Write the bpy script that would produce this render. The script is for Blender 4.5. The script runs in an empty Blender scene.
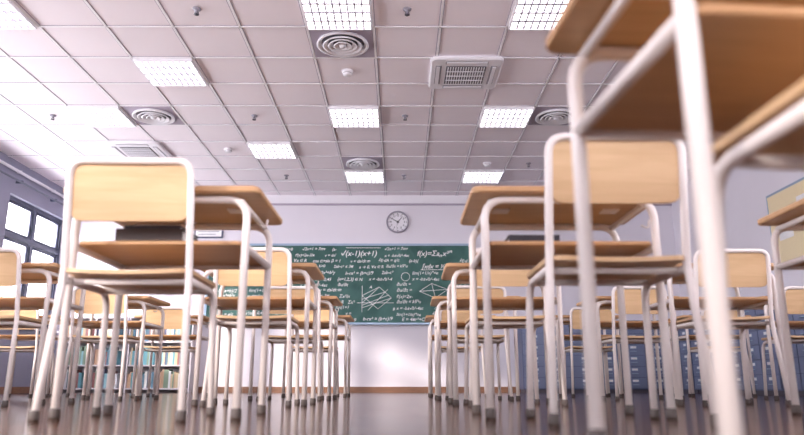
import bpy, bmesh, math, random
from mathutils import Vector, Matrix
random.seed(7)
S = bpy.context.scene
COL = S.collection

# ------------------------------------------------------------ materials
def new_mat(name):
    m = bpy.data.materials.new(name); m.use_nodes = True
    nt = m.node_tree
    b = nt.nodes.get('Principled BSDF')
    return m, nt, b
def lin(c):
    return tuple(((x/255)/12.92 if x/255 <= .04045 else ((x/255+.055)/1.055)**2.4) for x in c) + (1,)
def plain(name, rgb, rough=.5, metal=0.0, var=.06, scale=6.0, bump=0.0, bscale=200):
    m, nt, b = new_mat(name)
    c = lin(rgb)
    tc = nt.nodes.new('ShaderNodeTexCoord')
    n = nt.nodes.new('ShaderNodeTexNoise'); n.inputs['Scale'].default_value = scale; n.inputs['Detail'].default_value = 3
    nt.links.new(tc.outputs['Object'], n.inputs['Vector'])
    r = nt.nodes.new('ShaderNodeValToRGB')
    r.color_ramp.elements[0].position = .3; r.color_ramp.elements[1].position = .7
    r.color_ramp.elements[0].color = tuple(x*(1-var) for x in c[:3])+(1,)
    r.color_ramp.elements[1].color = tuple(min(1, x*(1+var)) for x in c[:3])+(1,)
    nt.links.new(n.outputs['Fac'], r.inputs['Fac']); nt.links.new(r.outputs['Color'], b.inputs['Base Color'])
    b.inputs['Roughness'].default_value = rough; b.inputs['Metallic'].default_value = metal
    if bump > 0:
        n2 = nt.nodes.new('ShaderNodeTexNoise'); n2.inputs['Scale'].default_value = bscale
        nt.links.new(tc.outputs['Object'], n2.inputs['Vector'])
        bp = nt.nodes.new('ShaderNodeBump'); bp.inputs['Strength'].default_value = bump; bp.inputs['Distance'].default_value = .002
        nt.links.new(n2.outputs['Fac'], bp.inputs['Height']); nt.links.new(bp.outputs['Normal'], b.inputs['Normal'])
    return m
def wood(name, a, c, rough=.4, sc=(1.2, 14, 14)):
    m, nt, b = new_mat(name)
    tc = nt.nodes.new('ShaderNodeTexCoord'); mp = nt.nodes.new('ShaderNodeMapping')
    mp.inputs['Scale'].default_value = sc
    n = nt.nodes.new('ShaderNodeTexNoise'); n.inputs['Scale'].default_value = 3; n.inputs['Detail'].default_value = 6
    n.inputs['Distortion'].default_value = .6
    r = nt.nodes.new('ShaderNodeValToRGB')
    r.color_ramp.elements[0].position = .3; r.color_ramp.elements[1].position = .72
    r.color_ramp.elements[0].color = lin(a); r.color_ramp.elements[1].color = lin(c)
    nt.links.new(tc.outputs['Object'], mp.inputs['Vector']); nt.links.new(mp.outputs['Vector'], n.inputs['Vector'])
    nt.links.new(n.outputs['Fac'], r.inputs['Fac']); nt.links.new(r.outputs['Color'], b.inputs['Base Color'])
    b.inputs['Roughness'].default_value = rough
    return m
def emis(name, rgb, st):
    m, nt, b = new_mat(name)
    b.inputs['Base Color'].default_value = lin(rgb)
    b.inputs['Emission Color'].default_value = lin(rgb); b.inputs['Emission Strength'].default_value = st
    return m

m_wood = wood('birch_laminate', (206,168,124), (222,186,142), .42)
m_edge = wood('birch_edge', (188,144,102), (206,162,118), .5)
m_tube = plain('cream_white_painted_steel', (236,226,222), .28, .0, .02)
m_cap = plain('foot_cap_rubber', (78,68,64), .6)
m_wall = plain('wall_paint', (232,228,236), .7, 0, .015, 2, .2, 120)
m_wallL = plain('wall_paint_backlit', (150,150,170), .7, 0, .02, 2, .2, 120)  # left wall: backlit shade put into a darker wall colour
m_ceil = plain('ceiling_tile_mineral', (250,242,248), .85, 0, .015, 1.2, .4, 300)
m_tbar = plain('ceiling_tbar', (252,250,253), .5, 0, .01)
m_shade_grey = plain('tile_shade_and_trim_grey', (178,168,184), .8, 0, .02)  # grey of trim and plates, and painted shade along the tile bars
m_white = plain('white_plastic', (240,238,244), .4, 0, .01)
m_louv = plain('louvre_aluminium', (176,170,184), .4, .3, .01)
m_grey = plain('grey_plastic', (150,146,158), .5, 0, .03)
m_dgrey = plain('dark_grille', (84,80,92), .6, 0, .03)
m_frame = plain('window_frame_aluminium', (92,96,116), .45, .2, .03)
m_alu = plain('board_frame_aluminium', (160,182,204), .35, .4, .03)
m_base = wood('baseboard_wood', (120,84,64), (146,106,82), .45)
m_lamp = emis('lamp_diffuser_glow', (255,250,252), 3.0)
m_cab = plain('cabinet_steel_blue', (88,98,130), .4, .1, .04)
m_cab2 = plain('cabinet_drawer_blue', (118,128,158), .38, .1, .04)
m_label = plain('label_card', (240,240,240), .6)
m_black = plain('black_ink', (24,24,28), .5)
m_chalk = plain('chalk', (250,254,252), .9)

# chalkboard
m_board, nt, b = new_mat('chalkboard_green')
tc = nt.nodes.new('ShaderNodeTexCoord'); n = nt.nodes.new('ShaderNodeTexNoise'); n.inputs['Scale'].default_value = 1.6; n.inputs['Detail'].default_value = 7
n.inputs['Distortion'].default_value = 1.2
r = nt.nodes.new('ShaderNodeValToRGB'); r.color_ramp.elements[0].position = .35; r.color_ramp.elements[1].position = .75
r.color_ramp.elements[0].color = lin((44,88,82)); r.color_ramp.elements[1].color = lin((78,124,116))
nt.links.new(tc.outputs['Object'], n.inputs['Vector']); nt.links.new(n.outputs['Fac'], r.inputs['Fac']); nt.links.new(r.outputs['Color'], b.inputs['Base Color'])
b.inputs['Roughness'].default_value = .6

# floor parquet
m_floor, nt, b = new_mat('parquet_floor')
tc = nt.nodes.new('ShaderNodeTexCoord'); mp = nt.nodes.new('ShaderNodeMapping')
br = nt.nodes.new('ShaderNodeTexBrick'); br.inputs['Scale'].default_value = 1.0
br.inputs['Brick Width'].default_value = .55; br.inputs['Row Height'].default_value = .09; br.inputs['Mortar Size'].default_value = .0025
br.inputs['Color1'].default_value = lin((66,40,28)); br.inputs['Color2'].default_value = lin((124,80,54)); br.inputs['Mortar'].default_value = lin((30,19,14))
br.inputs['Bias'].default_value = -.1
nt.links.new(tc.outputs['Object'], mp.inputs['Vector']); nt.links.new(mp.outputs['Vector'], br.inputs['Vector'])
mp2 = nt.nodes.new('ShaderNodeMapping'); mp2.inputs['Scale'].default_value = (3, 40, 1)
n = nt.nodes.new('ShaderNodeTexNoise'); n.inputs['Scale'].default_value = 2; n.inputs['Detail'].default_value = 5
nt.links.new(tc.outputs['Object'], mp2.inputs['Vector']); nt.links.new(mp2.outputs['Vector'], n.inputs['Vector'])
mx = nt.nodes.new('ShaderNodeMixRGB'); mx.blend_type = 'MULTIPLY'; mx.inputs['Fac'].default_value = .6
nt.links.new(br.outputs['Color'], mx.inputs['Color1']); nt.links.new(n.outputs['Fac'], mx.inputs['Color2'])
nt.links.new(mx.outputs['Color'], b.inputs['Base Color'])
rr = nt.nodes.new('ShaderNodeMapRange'); rr.inputs['To Min'].default_value = .06; rr.inputs['To Max'].default_value = .24
nt.links.new(n.outputs['Fac'], rr.inputs['Value']); nt.links.new(rr.outputs['Result'], b.inputs['Roughness'])
b.inputs['Specular IOR Level'].default_value = .15
b.inputs['IOR'].default_value = 1.25
bp = nt.nodes.new('ShaderNodeBump'); bp.inputs['Strength'].default_value = .8; bp.inputs['Distance'].default_value = .003; bp.invert = True
nt.links.new(br.outputs['Fac'], bp.inputs['Height']); nt.links.new(bp.outputs['Normal'], b.inputs['Normal'])

# glass: transparent + a little gloss
m_glass = bpy.data.materials.new('window_glass'); m_glass.use_nodes = True
nt = m_glass.node_tree; nt.nodes.clear()
o = nt.nodes.new('ShaderNodeOutputMaterial'); mxs = nt.nodes.new('ShaderNodeMixShader'); mxs.inputs[0].default_value = .06
t = nt.nodes.new('ShaderNodeBsdfTransparent'); g = nt.nodes.new('ShaderNodeBsdfGlossy'); g.inputs['Roughness'].default_value = .05
nt.links.new(t.outputs[0], mxs.inputs[1]); nt.links.new(g.outputs[0], mxs.inputs[2]); nt.links.new(mxs.outputs[0], o.inputs['Surface'])

# ------------------------------------------------------------ mesh builder
class B:
    def __init__(s): s.bm = bmesh.new(); s.mats = []
    def mi(s, m):
        if m not in s.mats: s.mats.append(m)
        return s.mats.index(m)
    def face(s, vs, m, smooth=False):
        try: f = s.bm.faces.new(vs)
        except ValueError: return
        f.material_index = s.mi(m); f.smooth = smooth
    def box(s, x0, x1, y0, y1, z0, z1, m):
        v = [s.bm.verts.new(p) for p in [(x0,y0,z0),(x1,y0,z0),(x1,y1,z0),(x0,y1,z0),(x0,y0,z1),(x1,y0,z1),(x1,y1,z1),(x0,y1,z1)]]
        for q in [(0,3,2,1),(4,5,6,7),(0,1,5,4),(1,2,6,5),(2,3,7,6),(3,0,4,7)]:
            s.face([v[i] for i in q], m)
    def slab(s, w, d, z0, z1, rc, m, me=None, cx=0, cy=0, e=.003, fn=None, seg=6):
        me = me or m
        def ring(ins, z):
            out = []
            W, D, R = w/2-ins, d/2-ins, max(rc-ins, .0005)
            for (sx, sy, a0) in [(1,1,0),(-1,1,90),(-1,-1,180),(1,-1,270)]:
                for i in range(seg+1):
                    a = math.radians(a0+90*i/seg)
                    p = Vector((cx+sx*(W-R)+R*math.cos(a), cy+sy*(D-R)+R*math.sin(a), z))
                    if fn: p = fn(p)
                    out.append(s.bm.verts.new(p))
            return out
        rs = [ring(e, z0), ring(0, z0+e), ring(0, z1-e), ring(e, z1)]
        n = len(rs[0])
        s.face(list(reversed(rs[0])), m); s.face(rs[3], m)
        for a, b2 in zip(rs, rs[1:]):
            for i in range(n):
                s.face([a[i], a[(i+1)%n], b2[(i+1)%n], b2[i]], me)
    def tube(s, pts, r, m, n=10, rad=.05, seg=6, closed=False, cap=True):
        pts = [Vector(p) for p in pts]
        path = []
        N = len(pts)
        for i, p in enumerate(pts):
            if not closed and (i == 0 or i == N-1): path.append(p); continue
            a = pts[(i-1) % N]; c = pts[(i+1) % N]
            d1 = (a-p); d2 = (c-p)
            t = min(rad, d1.length*.49, d2.length*.49)
            A = p+d1.normalized()*t; C = p+d2.normalized()*t
            for k in range(seg+1):
                u = k/seg
                path.append(A*(1-u)**2 + p*2*u*(1-u) + C*u*u)
        M = len(path); rings = []
        up = None
        for i in range(M):
            if closed: tg = (path[(i+1) % M]-path[(i-1) % M]).normalized()
            else: tg = (path[min(i+1, M-1)]-path[max(i-1, 0)]).normalized()
            if up is None:
                up = Vector((0,0,1)) if abs(tg.z) < .9 else Vector((0,1,0))
            up = (up - tg*up.dot(tg)).normalized(); sd = tg.cross(up)
            rings.append([s.bm.verts.new(path[i]+(up*math.cos(2*math.pi*k/n)+sd*math.sin(2*math.pi*k/n))*r) for k in range(n)])
        for i in range(M if closed else M-1):
            a, b2 = rings[i], rings[(i+1) % M]
            for k in range(n): s.face([a[k], a[(k+1)%n], b2[(k+1)%n], b2[k]], m, True)
        if cap and not closed:
            s.face(rings[0], m); s.face(list(reversed(rings[-1])), m)
    def lathe(s, prof, m, n=32, c=(0,0,0), axis='Z', smooth=True, caps=False):
        rings = []
        for (r, z) in prof:
            rg = []
            for k in range(n):
                a = 2*math.pi*k/n
                if axis == 'Z': p = (c[0]+r*math.cos(a), c[1]+r*math.sin(a), c[2]+z)
                else: p = (c[0]+r*math.cos(a), c[1]+z, c[2]+r*math.sin(a))
                rg.append(s.bm.verts.new(p))
            rings.append(rg)
        for a, b2 in zip(rings, rings[1:]):
            for k in range(n): s.face([a[k], a[(k+1)%n], b2[(k+1)%n], b2[k]], m, smooth)
        if caps: s.face(rings[0], m); s.face(rings[-1], m)
    def panel(s, W, H, T, rc, bow, fn, m, n=16):
        cols = []
        for i in range(n+1):
            u = -math.cos(math.pi*i/n)*W/2
            ex = abs(u)-(W/2-rc)
            h = H/2 - (rc-math.sqrt(max(rc*rc-ex*ex, 0)) if ex > 0 else 0)
            w = bow*(2*u/W)**2
            cols.append([s.bm.verts.new(fn(u, v, ww)) for (v, ww) in [(-h, w), (h, w), (h, w+T), (-h, w+T)]])
        for a, b2 in zip(cols, cols[1:]):
            for k in range(4): s.face([a[k], b2[k], b2[(k+1)%4], a[(k+1)%4]], m, False)
        s.face(cols[0], m); s.face(list(reversed(cols[-1])), m)
    def mesh(s, name):
        bmesh.ops.recalc_face_normals(s.bm, faces=s.bm.faces)
        me = bpy.data.meshes.new(name); s.bm.to_mesh(me); s.bm.free()
        for m in s.mats: me.materials.append(m)
        return me
    def obj(s, name, loc=(0,0,0), rz=0):
        return place(s.mesh(name), name, loc, rz)
def place(me, name, loc=(0,0,0), rz=0, parent=None):
    o = bpy.data.objects.new(name, me); COL.objects.link(o)
    o.location = loc; o.rotation_euler = (0,0,rz)
    if parent: o.parent = parent
    return o

# ------------------------------------------------------------ room shell
XL, XR, Y0, Y1, H = -5.5, 4.6, -5.0, 11.3, 3.24
b = B(); b.box(XL-.3, XR+.3, Y0-.3, Y1+.3, -.1, 0, m_floor); b.obj('floor')
b = B(); b.box(XL-.3, XR+.3, Y0-.3, Y1+.3, H, H+.12, m_ceil); b.obj('ceiling')
b = B(); b.box(XL-.2, XR+.2, Y1, Y1+.2, 0, H, m_wall); b.obj('wall_back')
winFillB = [(-4.6, -2.8), (-2.2, -.4), (.2, 2.0), (2.5, 4.2)]  # unseen rear windows, added to brighten and even out the ceiling
b = B(); b.box(XL-.2, XR+.2, Y0-.2, Y0, 0, .95, m_wall); b.box(XL-.2, XR+.2, Y0-.2, Y0, 2.75, H, m_wall)
x = XL-.2
for (a, c) in winFillB: b.box(x, a, Y0-.2, Y0, .95, 2.75, m_wall); x = c
b.box(x, XR+.2, Y0-.2, Y0, .95, 2.75, m_wall); b.obj('wall_rear')

def wall_with_openings(name, x0, x1, openings, z0, z1, m):
    b = B()
    b.box(x0, x1, Y0, Y1, 0, z0, m); b.box(x0, x1, Y0, Y1, z1, H, m)
    y = Y0
    for (a, c) in openings:
        b.box(x0, x1, y, a, z0, z1, m); y = c
    b.box(x0, x1, y, Y1, z0, z1, m)
    b.obj(name)
winL = [(-4.6+2.0*i, -4.6+2.0*i+1.7) for i in range(8)]
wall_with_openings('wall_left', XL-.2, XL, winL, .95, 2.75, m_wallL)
winFillR = [(-4.2+2.0*i, -4.2+2.0*i+1.6) for i in range(4)]  # unseen right-wall windows beside and behind the camera, there for fill light
wall_with_openings('wall_right', XR, XR+.2, winFillR, 1.0, 2.7, m_wall)

def window(name, x, y0, y1, z0, z1, transom, nx, loc=(0,0,0), rz=0):
    b = B(); t = .05; d = .035
    b.box(x-d, x+d, y0, y1, z0, z0+t, m_frame); b.box(x-d, x+d, y0, y1, z1-t, z1, m_frame)
    b.box(x-d, x+d, y0, y0+t, z0+t, z1-t, m_frame); b.box(x-d, x+d, y1-t, y1, z0+t, z1-t, m_frame)
    if transom: b.box(x-d, x+d, y0+t, y1-t, transom-.035, transom+.035, m_frame)
    for i in range(1, nx):
        yy = y0+(y1-y0)*i/nx
        b.box(x-d*.9, x+d*.9, yy-.03, yy+.03, z0+t, z1-t, m_frame)
    for i in range(nx):
        a = y0+(y1-y0)*i/nx+.05; c = y0+(y1-y0)*(i+1)/nx-.05
        zt = (transom or z1)
        b.tube([(x, a+.01, z0+.07), (x, c-.01, z0+.07), (x, c-.01, zt-.06), (x, a+.01, zt-.06)], .024, m_frame, n=6, rad=.005, seg=1, closed=True)
        if transom: b.tube([(x, a+.01, zt+.06), (x, c-.01, zt+.06), (x, c-.01, z1-.07), (x, a+.01, z1-.07)], .024, m_frame, n=6, rad=.005, seg=1, closed=True)
    b.box(x-.004, x+.004, y0+t, y1-t, z0+t, z1-t, m_glass)
    b.obj(name, loc, rz)
k = 1
for (a, c) in winL: window('window_%d' % k, XL-.1, a, c, .95, 2.75, 2.2, 2); k += 1
for (a, c) in winFillR: window('window_%d' % k, XR+.1, a, c, 1.0, 2.7, 2.2, 2); k += 1
for (a, c) in winFillB: window('window_%d' % k, 0, -c, -a, .95, 2.75, 2.2, 2, (0, Y0-.1, 0), math.pi/2); k += 1  # rear set is added for fill light
b = B()
for (a, c) in winL: b.box(XL-.07, XL+.06, a-.04, c+.04, .915, .95, m_white)
b.obj('trim_1')
b = B(); b.box(XL, XR, Y1-.035, Y1, H-.14, H, m_white); b.box(XL, XR, Y1-.02, Y1, H-.17, H-.14, m_shade_grey); b.obj('trim_2')
b = B(); b.box(XL+.02, XR-.02, Y1-.018, Y1, 0, .09, m_base); b.obj('baseboard_back')
b = B(); b.box(XL, XL+.018, Y0, Y1, 0, .09, m_base); b.obj('baseboard_left')
b = B(); b.box(XR-.018, XR, Y0, Y1, 0, .09, m_base); b.obj('baseboard_right')
b = B()
b.tube([(XL+.09, Y0+.3, 2.93), (XL+.09, Y1-.1, 2.93)], .016, m_frame, n=8)
b.tube([(XL+.05, Y0+.3, 3.08), (XL+.05, Y1-.1, 3.08)], .022, m_white, n=8)
y = Y0+.5
while y < Y1:
    b.box(XL, XL+.1, y-.012, y+.012, 2.92, 2.96, m_frame); b.box(XL, XL+.06, y-.012, y+.012, 3.07, 3.11, m_white); y += 1.0
b.obj('curtain_rail')

# pinboard on the right wall
m_cork = plain('pinboard_felt', (240,224,184), .85, 0, .04, 60)
b = B()
b.box(-.03, 0, -1.0, 1.0, -.45, .45, m_alu); b.box(-.034, -.03, -.97, .97, -.42, .42, m_cork)
for (yy, zz, w, h) in [(-.6,.1,.22,.3),(-.2,.05,.3,.22),(.25,.12,.22,.3),(.65,-.05,.3,.22)]:
    b.box(-.037, -.034, yy-w/2, yy+w/2, zz-h/2, zz+h/2, m_label)
b.obj('pinboard', (XR-.002, 7.3, 1.95))

# ------------------------------------------------------------ ceiling grid
b = B()
x = .36-.6*9
while x < XR:
    if x > XL: b.box(x-.018, x+.018, Y0, Y1, H-.003, H, m_shade_grey); b.box(x-.010, x+.010, Y0, Y1, H-.009, H-.003, m_tbar)  # wider grey strips paint in the shadow at the tile edges
    x += .6
y = 11.02
while y > Y0:
    b.box(XL, XR, y-.018, y+.018, H-.003, H, m_shade_grey); b.box(XL, XR, y-.010, y+.010, H-.009, H-.003, m_tbar)
    y -= .6
b.obj('ceiling_grid')
def CP(u, r): return (.6*u, 10.12+.6*(r-18.4), H)

# lamp panel
b = B()
w = .278
for (x0, x1, y0, y1) in [(-w-.012, w+.012, -w-.012, -w), (-w-.012, w+.012, w, w+.012), (-w-.012, -w, -w, w), (w, w+.012, -w, w)]:
    b.box(x0, x1, y0, y1, -.042, -.002, m_white)
b.box(-w, w, -w, w, -.008, -.003, m_lamp)
for i in range(1, 9):
    xx = -w+2*w*i/9; b.box(xx-.006, xx+.006, -w, w, -.034, -.012, m_louv)
for i in range(1, 4):
    yy = -w+2*w*i/4; b.box(-w, w, yy-.010, yy+.010, -.040, -.034, m_louv)
me_lamp = b.mesh('ceiling_light_panel')
for (u, r) in [(-.9,10.4),(2.1,10.4),(-5.9,10.4),(-3.9,12.4),(-.9,14.4),(2.1,14.4),(-5.9,14.4),(-2.9,16.4),(-.9,18.4),(2.1,18.4),
               (5.1,12.4),(-.9,6.4),(2.1,6.4),(-5.9,6.4),(5.1,6.4),(-.9,2.4),(-3.9,2.4),(2.1,2.4),(-.9,-1.6),(3.1,-1.6)]:  # panels overhead and behind the camera are unseen, added for lighting
    place(me_lamp, 'ceiling_light_panel', CP(u, r))

# round air diffuser
b = B()
b.box(-.285, .285, -.285, .285, -.008, -.002, m_shade_grey)
b.lathe([(.235,-.008),(.245,-.03),(.225,-.036),(.20,-.012)], m_white, 40)
for r0 in (.175, .125, .075):
    b.lathe([(r0-.02,-.012),(r0+.012,-.04),(r0-.002,-.044),(r0-.034,-.014)], m_white, 36)
b.lathe([(.0,-.046),(.03,-.044),(.036,-.02)], m_white, 24)
b.lathe([(.0,-.0095),(.2,-.0095)], m_dgrey, 36)
me_dif = b.mesh('ceiling_air_diffuser')
for (u, r) in [(-.9,11.4),(-.9,17.4),(-4.9,14.4),(3.1,14.4),(-4.9,6.4)]:
    place(me_dif, 'ceiling_air_diffuser', CP(u, r))

# ceiling cassette air conditioner
b = B()
b.slab(.72, .72, -.045, -.002, .07, m_white, e=.016)
b.box(-.2, .2, -.2, .2, -.05, -.044, m_dgrey)
for i in range(15):
    xx = -.18+.36*i/14; b.box(xx-.005, xx+.005, -.19, .19, -.058, -.050, m_white)
for i in range(3):
    yy = -.1+.1*i; b.box(-.19, .19, yy-.004, yy+.004, -.060, -.052, m_white)
for sx, sy in [(1,0),(-1,0),(0,1),(0,-1)]:
    if sx: b.box(sx*.275-.03, sx*.275+.03, -.21, .21, -.047, -.044, m_grey); b.box(sx*.28-.018, sx*.28+.018, -.2, .2, -.056, -.05, m_white)
    else: b.box(-.21, .21, sy*.275-.03, sy*.275+.03, -.047, -.044, m_grey); b.box(-.2, .2, sy*.28-.018, sy*.28+.018, -.056, -.05, m_white)
me_ac = b.mesh('ceiling_air_conditioner')
for (u, r) in [(1.1,12.4),(-5.9,16.4)]: place(me_ac, 'ceiling_air_conditioner', CP(u, r))

b = B()
b.lathe([(.0,-.002),(.06,-.002),(.06,-.012),(.05,-.02),(.045,-.045),(.03,-.055),(.0,-.056)], m_white, 24)
b.lathe([(.047,-.028),(.049,-.03),(.047,-.034)], m_dgrey, 24)
me_sm = b.mesh('smoke_detector')
for (u, r) in [(-.9,12.4),(2.1,17.4),(-3.9,16.4)]: place(me_sm, 'smoke_detector', CP(u, r))
b = B()
b.lathe([(.0,-.002),(.038,-.002),(.034,-.012),(.013,-.016),(.012,-.04),(.0,-.04)], m_grey, 20)
b.lathe([(.0,-.055),(.022,-.055),(.022,-.058),(.0,-.060)], m_dgrey, 16)
b.tube([(-.015,0,-.035),(-.018,0,-.056)], .003, m_dgrey, n=6); b.tube([(.015,0,-.035),(.018,0,-.056)], .003, m_dgrey, n=6)
b.tube([(-.016,0,-.036),(.016,0,-.036)], .004, m_dgrey, n=6)
me_sp = b.mesh('ceiling_sprinkler')
for (u, r) in [(-2.9,10.4),(.1,10.4),(.1,14.4),(-2.9,14.4),(-2.9,18.4),(.1,18.4),(-6.9,14.4),(3.1,17.4)]: place(me_sp, 'ceiling_sprinkler', CP(u, r))

# ------------------------------------------------------------ chalkboard
bx0, bx1, bz0, bz1 = -3.15, 1.20, 1.10, 2.37
cx, cz = (bx0+bx1)/2, (bz0+bz1)/2; hw, hh = (bx1-bx0)/2, (bz1-bz0)/2
b = B()
b.box(-hw, hw, -.02, 0, -hh, hh, m_board)
f = .035
b.box(-hw-f, hw+f, -.035, 0, hh, hh+f, m_alu); b.box(-hw-f, hw+f, -.035, 0, -hh-f, -hh, m_alu)
b.box(-hw-f, -hw, -.035, 0, -hh, hh, m_alu); b.box(hw, hw+f, -.035, 0, -hh, hh, m_alu)
b.box(-hw, hw, -.10, -.035, -hh-f, -hh-f+.012, m_alu); b.box(-hw, hw, -.105, -.095, -hh-f, -hh-f+.028, m_alu)
board = b.obj('chalkboard', (cx, Y1-.002, cz))
def chalk_text(t, x, z, size=.13, rot=0, off=.0008):
    cu = bpy.data.curves.new('chalk_writing', 'FONT'); cu.body = t; cu.size = size; cu.shear = .25; cu.offset = off
    cu.extrude = .0005; cu.materials.append(m_chalk)
    o = bpy.data.objects.new('chalk_writing', cu); COL.objects.link(o); o.parent = board
    o.location = (x-cx, -.0215, z-cz); o.rotation_euler = (math.radians(90), rot, 0)
forms = ["x²+5x = 2,64","√2x+1 = 7mv","a → 0, ∀x ∈ R","h-rx² = (b+c)/9","S = mv(x-y)²","ρ = 4,5(a-x)/9","J = 10x²+b²y","x = -b±√b²-4ac",
 "{n=1,2,3} ∈ N","E = 4πr²+C","cos α+sin β = 1","2ab-c² ≤ 3π","lim(1+1/n)ⁿ=e","y = kx+b, k>0","v = ds/dt·m","∂u/∂t = k∇²u","Σx²/n = 0,45","f'(x)=2x-3/x",
 "tg 2x = 1/√3","Δ = 25-16 = 9","(a-b)(a+b)/2","|x-4| < 7y","∮E·dA = q/ε","log₂8 = 3"]
free = [(-1.0,-.28,2.16,2.37),(.26,1.10,2.17,2.37),(-.72,-.08,1.24,1.72),(.30,.80,1.48,1.76),(.34,.96,1.97,2.12),(-.0,.18,1.77,1.93)]
def textw(t, sz):
    wide = sum(.30 if c in " .,|()'·" else (.78 if c in "=+→≤±<>∂∇Σ√∮mw" else (.36 if c in '²ⁿ₂' else .54)) for c in t)
    return wide*sz
z = 2.285
while z > 1.12:
    sz = random.uniform(.064,.080); x = -3.1+random.uniform(0,.10)
    while x < 1.02:
        hit = [q for q in free if x >= q[0]-.10 and x < q[1] and z+sz*.7 > q[2] and z < q[3]]
        if hit: x = hit[0][1]+.02; continue
        lim = min([q[0] for q in free if q[0] > x and z+sz*.7 > q[2] and z < q[3]]+[1.17])
        tx = random.choice(forms)
        while len(tx) > 2 and textw(tx, sz) > lim-x-.01: tx = tx[:-1]
        if len(tx) < 3: x = lim+.001; continue
        chalk_text(tx, x, z+random.uniform(-.010,.010), sz, random.uniform(-.025,.025))
        x += textw(tx, sz)+random.uniform(.03,.13)
    z -= random.uniform(.092,.104)
for (t_, x, z, sz) in [("√(x-1)(x+1)",-.99,2.20,.125),("f(x)=Σaₙx²ⁿ",.28,2.20,.12),("∫xdx = ½x²",.36,1.99,.10),
                       ("A",-.50,1.66,.06),("B",-.12,1.30,.06)]: chalk_text(t_, x, z, sz, 0, .0014)
b = B()
def st(pts, r=.0045): b.tube([(p[0]-cx, -.022, p[1]-cz) for p in pts], r, m_chalk, n=5, rad=.0, seg=1)
st([(-.62,1.27),(-.62,1.70)]); st([(-.70,1.42),(-.10,1.42)])
st([(-.62,1.54),(-.34,1.68),(-.14,1.50),(-.36,1.32),(-.62,1.54)]); st([(-.62,1.42),(-.34,1.68)]); st([(-.62,1.34),(-.14,1.50)]); st([(-.52,1.30),(-.2,1.64)])
st([(-.62,1.48),(-.24,1.60)]); st([(-.62,1.38),(-.18,1.55)])
st([(.32,1.61),(.52,1.74),(.78,1.64),(.58,1.50),(.32,1.61)]); st([(.32,1.61),(.78,1.64)]); st([(.52,1.74),(.58,1.50)])
st([(.09+.07*math.cos(a*.4), 1.85+.07*math.sin(a*.4)) for a in range(17)])
st([(-.9,2.335),(-.32,2.335)]); st([(.34,1.965),(.94,1.97)])
place(b.mesh('chalk_drawings'), 'chalk_drawings', parent=board)
b = B()
b.slab(.16,.05,0,.035,.008,m_dgrey,cx=.9-cx,cy=-.067); b.slab(.15,.048,.035,.045,.008,m_edge,cx=.9-cx,cy=-.067)
for xx in (-.3,-.1,.25,.4): b.tube([(xx-cx,-.066,.009),(xx+.07-cx,-.062,.009)], .006, m_chalk, n=8)
o = place(b.mesh('board_eraser_and_chalk'), 'board_eraser_and_chalk', (0,0,-hh-f+.013), parent=board)

# ------------------------------------------------------------ clock
b = B()
b.lathe([(.0,-.012),(.165,-.012)], m_white, 48, axis='Y')
b.lathe([(.165,-.012),(.167,-.04),(.185,-.042),(.192,-.02),(.192,0)], m_grey, 48, axis='Y')
for i in range(60):
    a = math.radians(6*i); big = i % 5 == 0
    r0 = .138 if big else .15; wd = .005 if big else .0015
    d = Vector((math.sin(a), 0, math.cos(a))); sd = Vector((math.cos(a), 0, -math.sin(a)))
    vs = [b.bm.verts.new(d*rr+sd*ss+Vector((0,-.014,0))) for rr, ss in [(r0,-wd),(.158,-wd),(.158,wd),(r0,wd)]]
    b.face(vs, m_black)
for (ang, L, wd) in [(300, .09, .008), (42, .13, .006), (190, .14, .002)]:
    a = math.radians(ang); d = Vector((math.sin(a), 0, math.cos(a))); sd = Vector((math.cos(a), 0, -math.sin(a)))
    vs = [b.bm.verts.new(d*rr+sd*ss+Vector((0,-.02,0))) for rr, ss in [(-.025,-wd),(L,-wd*.5),(L,wd*.5),(-.025,wd)]]
    b.face(vs, m_black)
b.lathe([(0,-.024),(.01,-.024),(.01,-.014)], m_black, 16, axis='Y')
clock = b.obj('wall_clock', (-.04, Y1-.001, 2.78))
for i in range(1, 13):
    cu = bpy.data.curves.new('numeral', 'FONT'); cu.body = str(i); cu.size = .042; cu.align_x = 'CENTER'; cu.align_y = 'CENTER'; cu.offset = .001
    cu.materials.append(m_black)
    o = bpy.data.objects.new('numeral', cu); COL.objects.link(o); o.parent = clock
    a = math.radians(30*i); o.location = (.114*math.sin(a), -.015, .114*math.cos(a)); o.rotation_euler = (math.radians(90), 0, 0)

# framed notice on back wall
b = B()
b.box(-.24,.24,-.02,0,-.16,.16,m_frame); b.box(-.215,.215,-.023,-.02,-.135,.135,m_label)
for i in range(5): b.box(-.17,.17-.05*(i%3),-.0245,-.023,.08-.045*i,.09-.045*i,m_grey)
b.obj('framed_notice', (-3.2, Y1-.001, 2.66))

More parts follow.
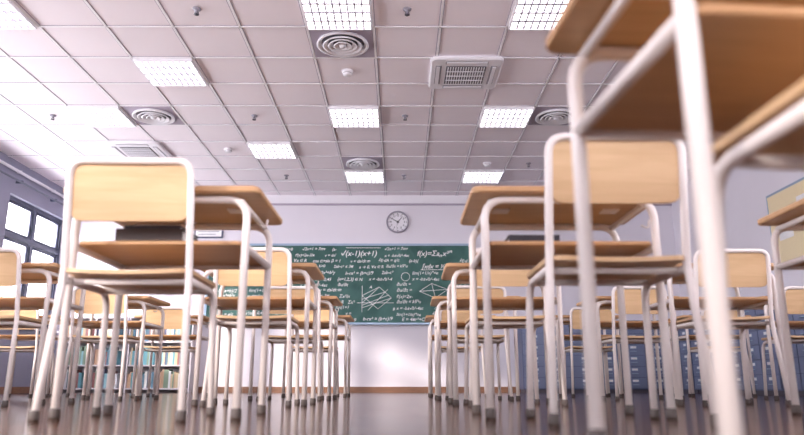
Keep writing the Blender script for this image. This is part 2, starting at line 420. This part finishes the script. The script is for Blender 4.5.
# ------------------------------------------------------------ student desk
R = .0135; SH = .552
def desk_mesh():
    b = B()
    b.slab(.66, .50, .728, .750, .03, m_wood, m_edge, e=.004)
    lx, ly = .285, .205
    for sy in (-1, 1):
        b.tube([(-lx, sy*ly, .004), (-lx, sy*ly, .712), (lx, sy*ly, .712), (lx, sy*ly, .004)], R, m_tube, n=12, rad=.07, seg=8)
    for sx in (-1, 1):
        b.tube([(sx*lx*.93, -ly, .705), (sx*lx*.93, ly, .705)], R*.8, m_tube)
        b.tube([(sx*lx, -ly, SH), (sx*lx, ly, SH)], R*.9, m_tube)
    b.slab(.545, .42, SH+.004, SH+.018, .02, m_wood, m_edge, e=.003)
    b.tube([(-lx, ly, SH), (lx, ly, SH)], R*.8, m_tube)
    for sx in (-1, 1):
        b.box(sx*.2-.03, sx*.2+.03, -.03, .03, .722, .728, m_tube)
    b.tube([(lx+.01, -.05, .66), (lx+.035, -.05, .65), (lx+.04, -.05, .68)], .004, m_tube, n=6, rad=.01)
    for sx in (-1, 1):
        for sy in (-1, 1):
            b.lathe([(0,0),(.0165,0),(.018,.004),(.0165,.028),(.0135,.032)], m_cap, 14, c=(sx*lx, sy*ly, 0))
    return b.mesh('student_desk')
def chair_mesh():
    b = B(); r = .0118
    def ry(z):
        return -.165-.045*((.44-z)/.44) if z < .44 else -.165-.055*((z-.44)/.36)
    pts = [(-.215, ry(.004), .004), (-.195, ry(.44), .44), (-.192, ry(.80), .80), (.192, ry(.80), .80), (.195, ry(.44), .44), (.215, ry(.004), .004)]
    b.tube(pts, r, m_tube, n=12, rad=.05, seg=8)
    zc = .702; tilt = math.atan2(.055, .36)
    def fb(u, v, w):
        return (u, ry(zc)-v*math.tan(tilt)+.004-w+.002, zc+v)
    b.panel(.372, .182, -.012, .03, .006, fb, m_wood)
    def fs(u, v, w): return (u, v+.01, .440+w*1.0)
    b.panel(.40, .40, .013, .05, .008, fs, m_wood)
    for sx in (-1, 1):
        b.tube([(sx*.195, -.165, .425), (sx*.190, .175, .428), (sx*.200, .205, .004)], r, m_tube, n=12, rad=.07, seg=8)
    b.tube([(-.19, .12, .425), (.19, .12, .425)], r*.85, m_tube); b.tube([(-.19, -.12, .425), (.19, -.12, .425)], r*.85, m_tube)
    for sx in (-1, 1):
        for (xx, yy) in [(.215, ry(.004)), (.200, .205)]:
            b.lathe([(0,0),(.0145,0),(.016,.004),(.0145,.026),(.0118,.03)], m_cap, 14, c=(sx*xx, yy, 0))
    return b.mesh('school_chair')
me_desk = desk_mesh(); me_chair = chair_mesh()
random.seed(5)
rows = [.98, 2.46, 3.94, 5.36, 6.78]
cols = {'R': .57, 'L': -.80, 'L2': -2.18, 'R2': 1.76, 'L3': -3.55, 'R3': 3.0}
for cn, xc in cols.items():
    for i, yc in enumerate(rows):
        if i == 0 and cn in ('L', 'L2', 'L3', 'R3'): continue
        if cn == 'L2' and i == 1: continue
        jx = random.uniform(-.012,.012); jr = random.uniform(-.012,.012)
        x = xc; y = yc
        if cn == 'R' and i == 0: x = .626; y = 1.008; jx = 0; jr = .08
        if i == 1 and cn in 'LR': jx = 0; jr = 0
        place(me_desk, 'student_desk', (x+jx, y, 0), jr)
        cy_ = y-.13+random.uniform(-.03,.02); cxx = x+jx+random.uniform(-.015,.015); cr = random.uniform(-.03,.03)
        if cn == 'L' and i == 1: cxx, cy_, cr = -.865, 2.325, .02
        if cn == 'R' and i == 1: cxx, cy_, cr = .62, 2.10, .0
        if cn == 'R' and i == 0: cxx, cy_, cr = .685, .86, 0.03
        place(me_chair, 'school_chair', (cxx, cy_, 0), cr)

# books on the desk shelves
def book(name, loc, w, d, h, cover, rz=0):
    b = B(); b.box(-w/2, w/2, -d/2, d/2, 0, .004, cover); b.box(-w/2, w/2, -d/2, d/2, h-.004, h, cover)
    b.box(-w/2, w/2, -d/2, -d/2+.005, .004, h-.004, cover); b.box(-w/2+.006, w/2-.006, -d/2+.005, d/2-.006, .004, h-.004, m_label)
    b.obj(name, loc, rz)
m_bk1 = plain('book_cover_brown', (58,42,38), .5); m_bk2 = plain('book_cover_slate', (46,42,52), .5)
book('textbook', (-.84, 2.35, SH+.019), .22, .20, .040, m_bk1, .03)
book('textbook', (-.83, 2.36, SH+.0595), .19, .19, .014, m_bk2, -.04)
book('textbook', (.45, 2.38, SH+.019), .17, .24, .022, m_bk2, .0)

# ------------------------------------------------------------ drawer cabinets
b = B()
W, D, Hc = .75, .42, 1.08
b.box(-W/2, W/2, -D/2+.02, D/2, .05, Hc, m_cab); b.box(-W/2+.02, W/2-.02, -D/2+.05, D/2-.02, 0, .05, m_dgrey)
b.box(-W/2-.004, W/2+.004, -D/2+.005, D/2, Hc, Hc+.018, m_cab)
for i in range(2):
    for j in range(6):
        x0 = -W/2+.015+i*(W/2-.005); x1 = x0+W/2-.025; z0 = .065+j*.168; z1 = z0+.158
        b.box(x0, x1, -D/2, -D/2+.02, z0, z1, m_cab2)
        xm = (x0+x1)/2
        b.box(xm-.05, xm+.05, -D/2-.004, -D/2, z0+.095, z0+.135, m_alu); b.box(xm-.043, xm+.043, -D/2-.0055, -D/2-.004, z0+.1, z0+.13, m_label)
        b.tube([(xm-.045, -D/2, z0+.055), (xm-.045, -D/2-.022, z0+.055), (xm+.045, -D/2-.022, z0+.055), (xm+.045, -D/2, z0+.055)], .005, m_alu, n=6, rad=.01, seg=3)
me_cab = b.mesh('drawer_cabinet')
for i in range(3): place(me_cab, 'drawer_cabinet', (2.27+.765*i, Y1-.23, 0))
for i in range(8): place(me_cab, 'drawer_cabinet', (XR-.23, 10.4-.765*i, 0), -math.pi/2)

# ------------------------------------------------------------ bookcases (back-left)
m_bc = plain('bookcase_white', (222,216,222), .5)
palette = [(110,170,184),(90,130,150),(226,228,232),(214,196,160),(160,110,108),(134,156,134),(236,236,230),(150,196,206),(90,96,124),(204,170,140)]
pm = [plain('book_spine_%d' % i, c, .55) for i, c in enumerate(palette)]
for q in range(2):
    b = B(); W, D, Hc = 1.0, .32, 1.16
    b.box(-W/2, -W/2+.02, -D/2, D/2, 0, Hc, m_bc); b.box(W/2-.02, W/2, -D/2, D/2, 0, Hc, m_bc); b.box(-W/2+.02, W/2-.02, D/2-.012, D/2, 0, Hc, m_bc)
    b.box(-.01, .01, -D/2, D/2-.012, .06, Hc-.02, m_bc)
    for z in (.05, .40, .76, Hc-.02): b.box(-W/2+.02, W/2-.02, -D/2, D/2-.012, z, z+.02, m_bc)
    for z in (.07, .42, .78):
        for (xa, xb) in ((-W/2+.025, -.015), (.015, W/2-.025)):
            x = xa; end = xb-random.uniform(0, .12)
            while x < end-.05:
                t = random.uniform(.018,.045); h = random.uniform(.2,.3); d = random.uniform(.17,.22)
                b.box(x, x+t, -D/2+.03, -D/2+.03+d, z, z+h, random.choice(pm)); x += t+.001
    b.obj('bookcase', (-4.78+q*1.03, Y1-.18, 0))

# ------------------------------------------------------------ light
W_ = bpy.data.worlds.new('sky'); S.world = W_; W_.use_nodes = True
bg = W_.node_tree.nodes['Background']; bg.inputs['Color'].default_value = (.965, .94, 1.0, 1); bg.inputs['Strength'].default_value = 9.2
sd = bpy.data.lights.new('sun', 'SUN'); sd.energy = 4.2; sd.angle = math.radians(3.0); sd.color = (1, .88, .80)
so = bpy.data.objects.new('sun', sd); COL.objects.link(so)
so.rotation_euler = Vector((1, 1.21, -.36)).to_track_quat('-Z', 'Y').to_euler(); so.location = (-12, -8, 6)
def portal(loc, w, h, rot):
    ld = bpy.data.lights.new('window_portal', 'AREA'); ld.shape = 'RECTANGLE'; ld.size = w; ld.size_y = h
    ld.cycles.is_portal = True
    o = bpy.data.objects.new('window_portal', ld); COL.objects.link(o); o.location = loc; o.rotation_euler = rot
for (a, c) in winL: portal((XL-.22, (a+c)/2, 1.85), 1.8, c-a, (0, math.radians(-90), 0))
for (a, c) in winFillR: portal((XR+.22, (a+c)/2, 1.85), 1.7, c-a, (0, math.radians(90), 0))
for (a, c) in winFillB: portal(((a+c)/2, Y0-.22, 1.85), c-a, 1.8, (math.radians(90), 0, 0))

# ------------------------------------------------------------ camera
cd = bpy.data.cameras.new('camera'); cam = bpy.data.objects.new('camera', cd); COL.objects.link(cam)
cd.sensor_width = 36; cd.lens = 30.9; cd.clip_start = .02
cam.location = (0, 0, .10); cam.rotation_euler = (math.radians(90+13.73), 0, -.0029)
cd.dof.use_dof = True; cd.dof.focus_distance = 6.5; cd.dof.aperture_fstop = 2.2
S.camera = cam
S.view_settings.view_transform = 'Standard'
S.view_settings.exposure = .40
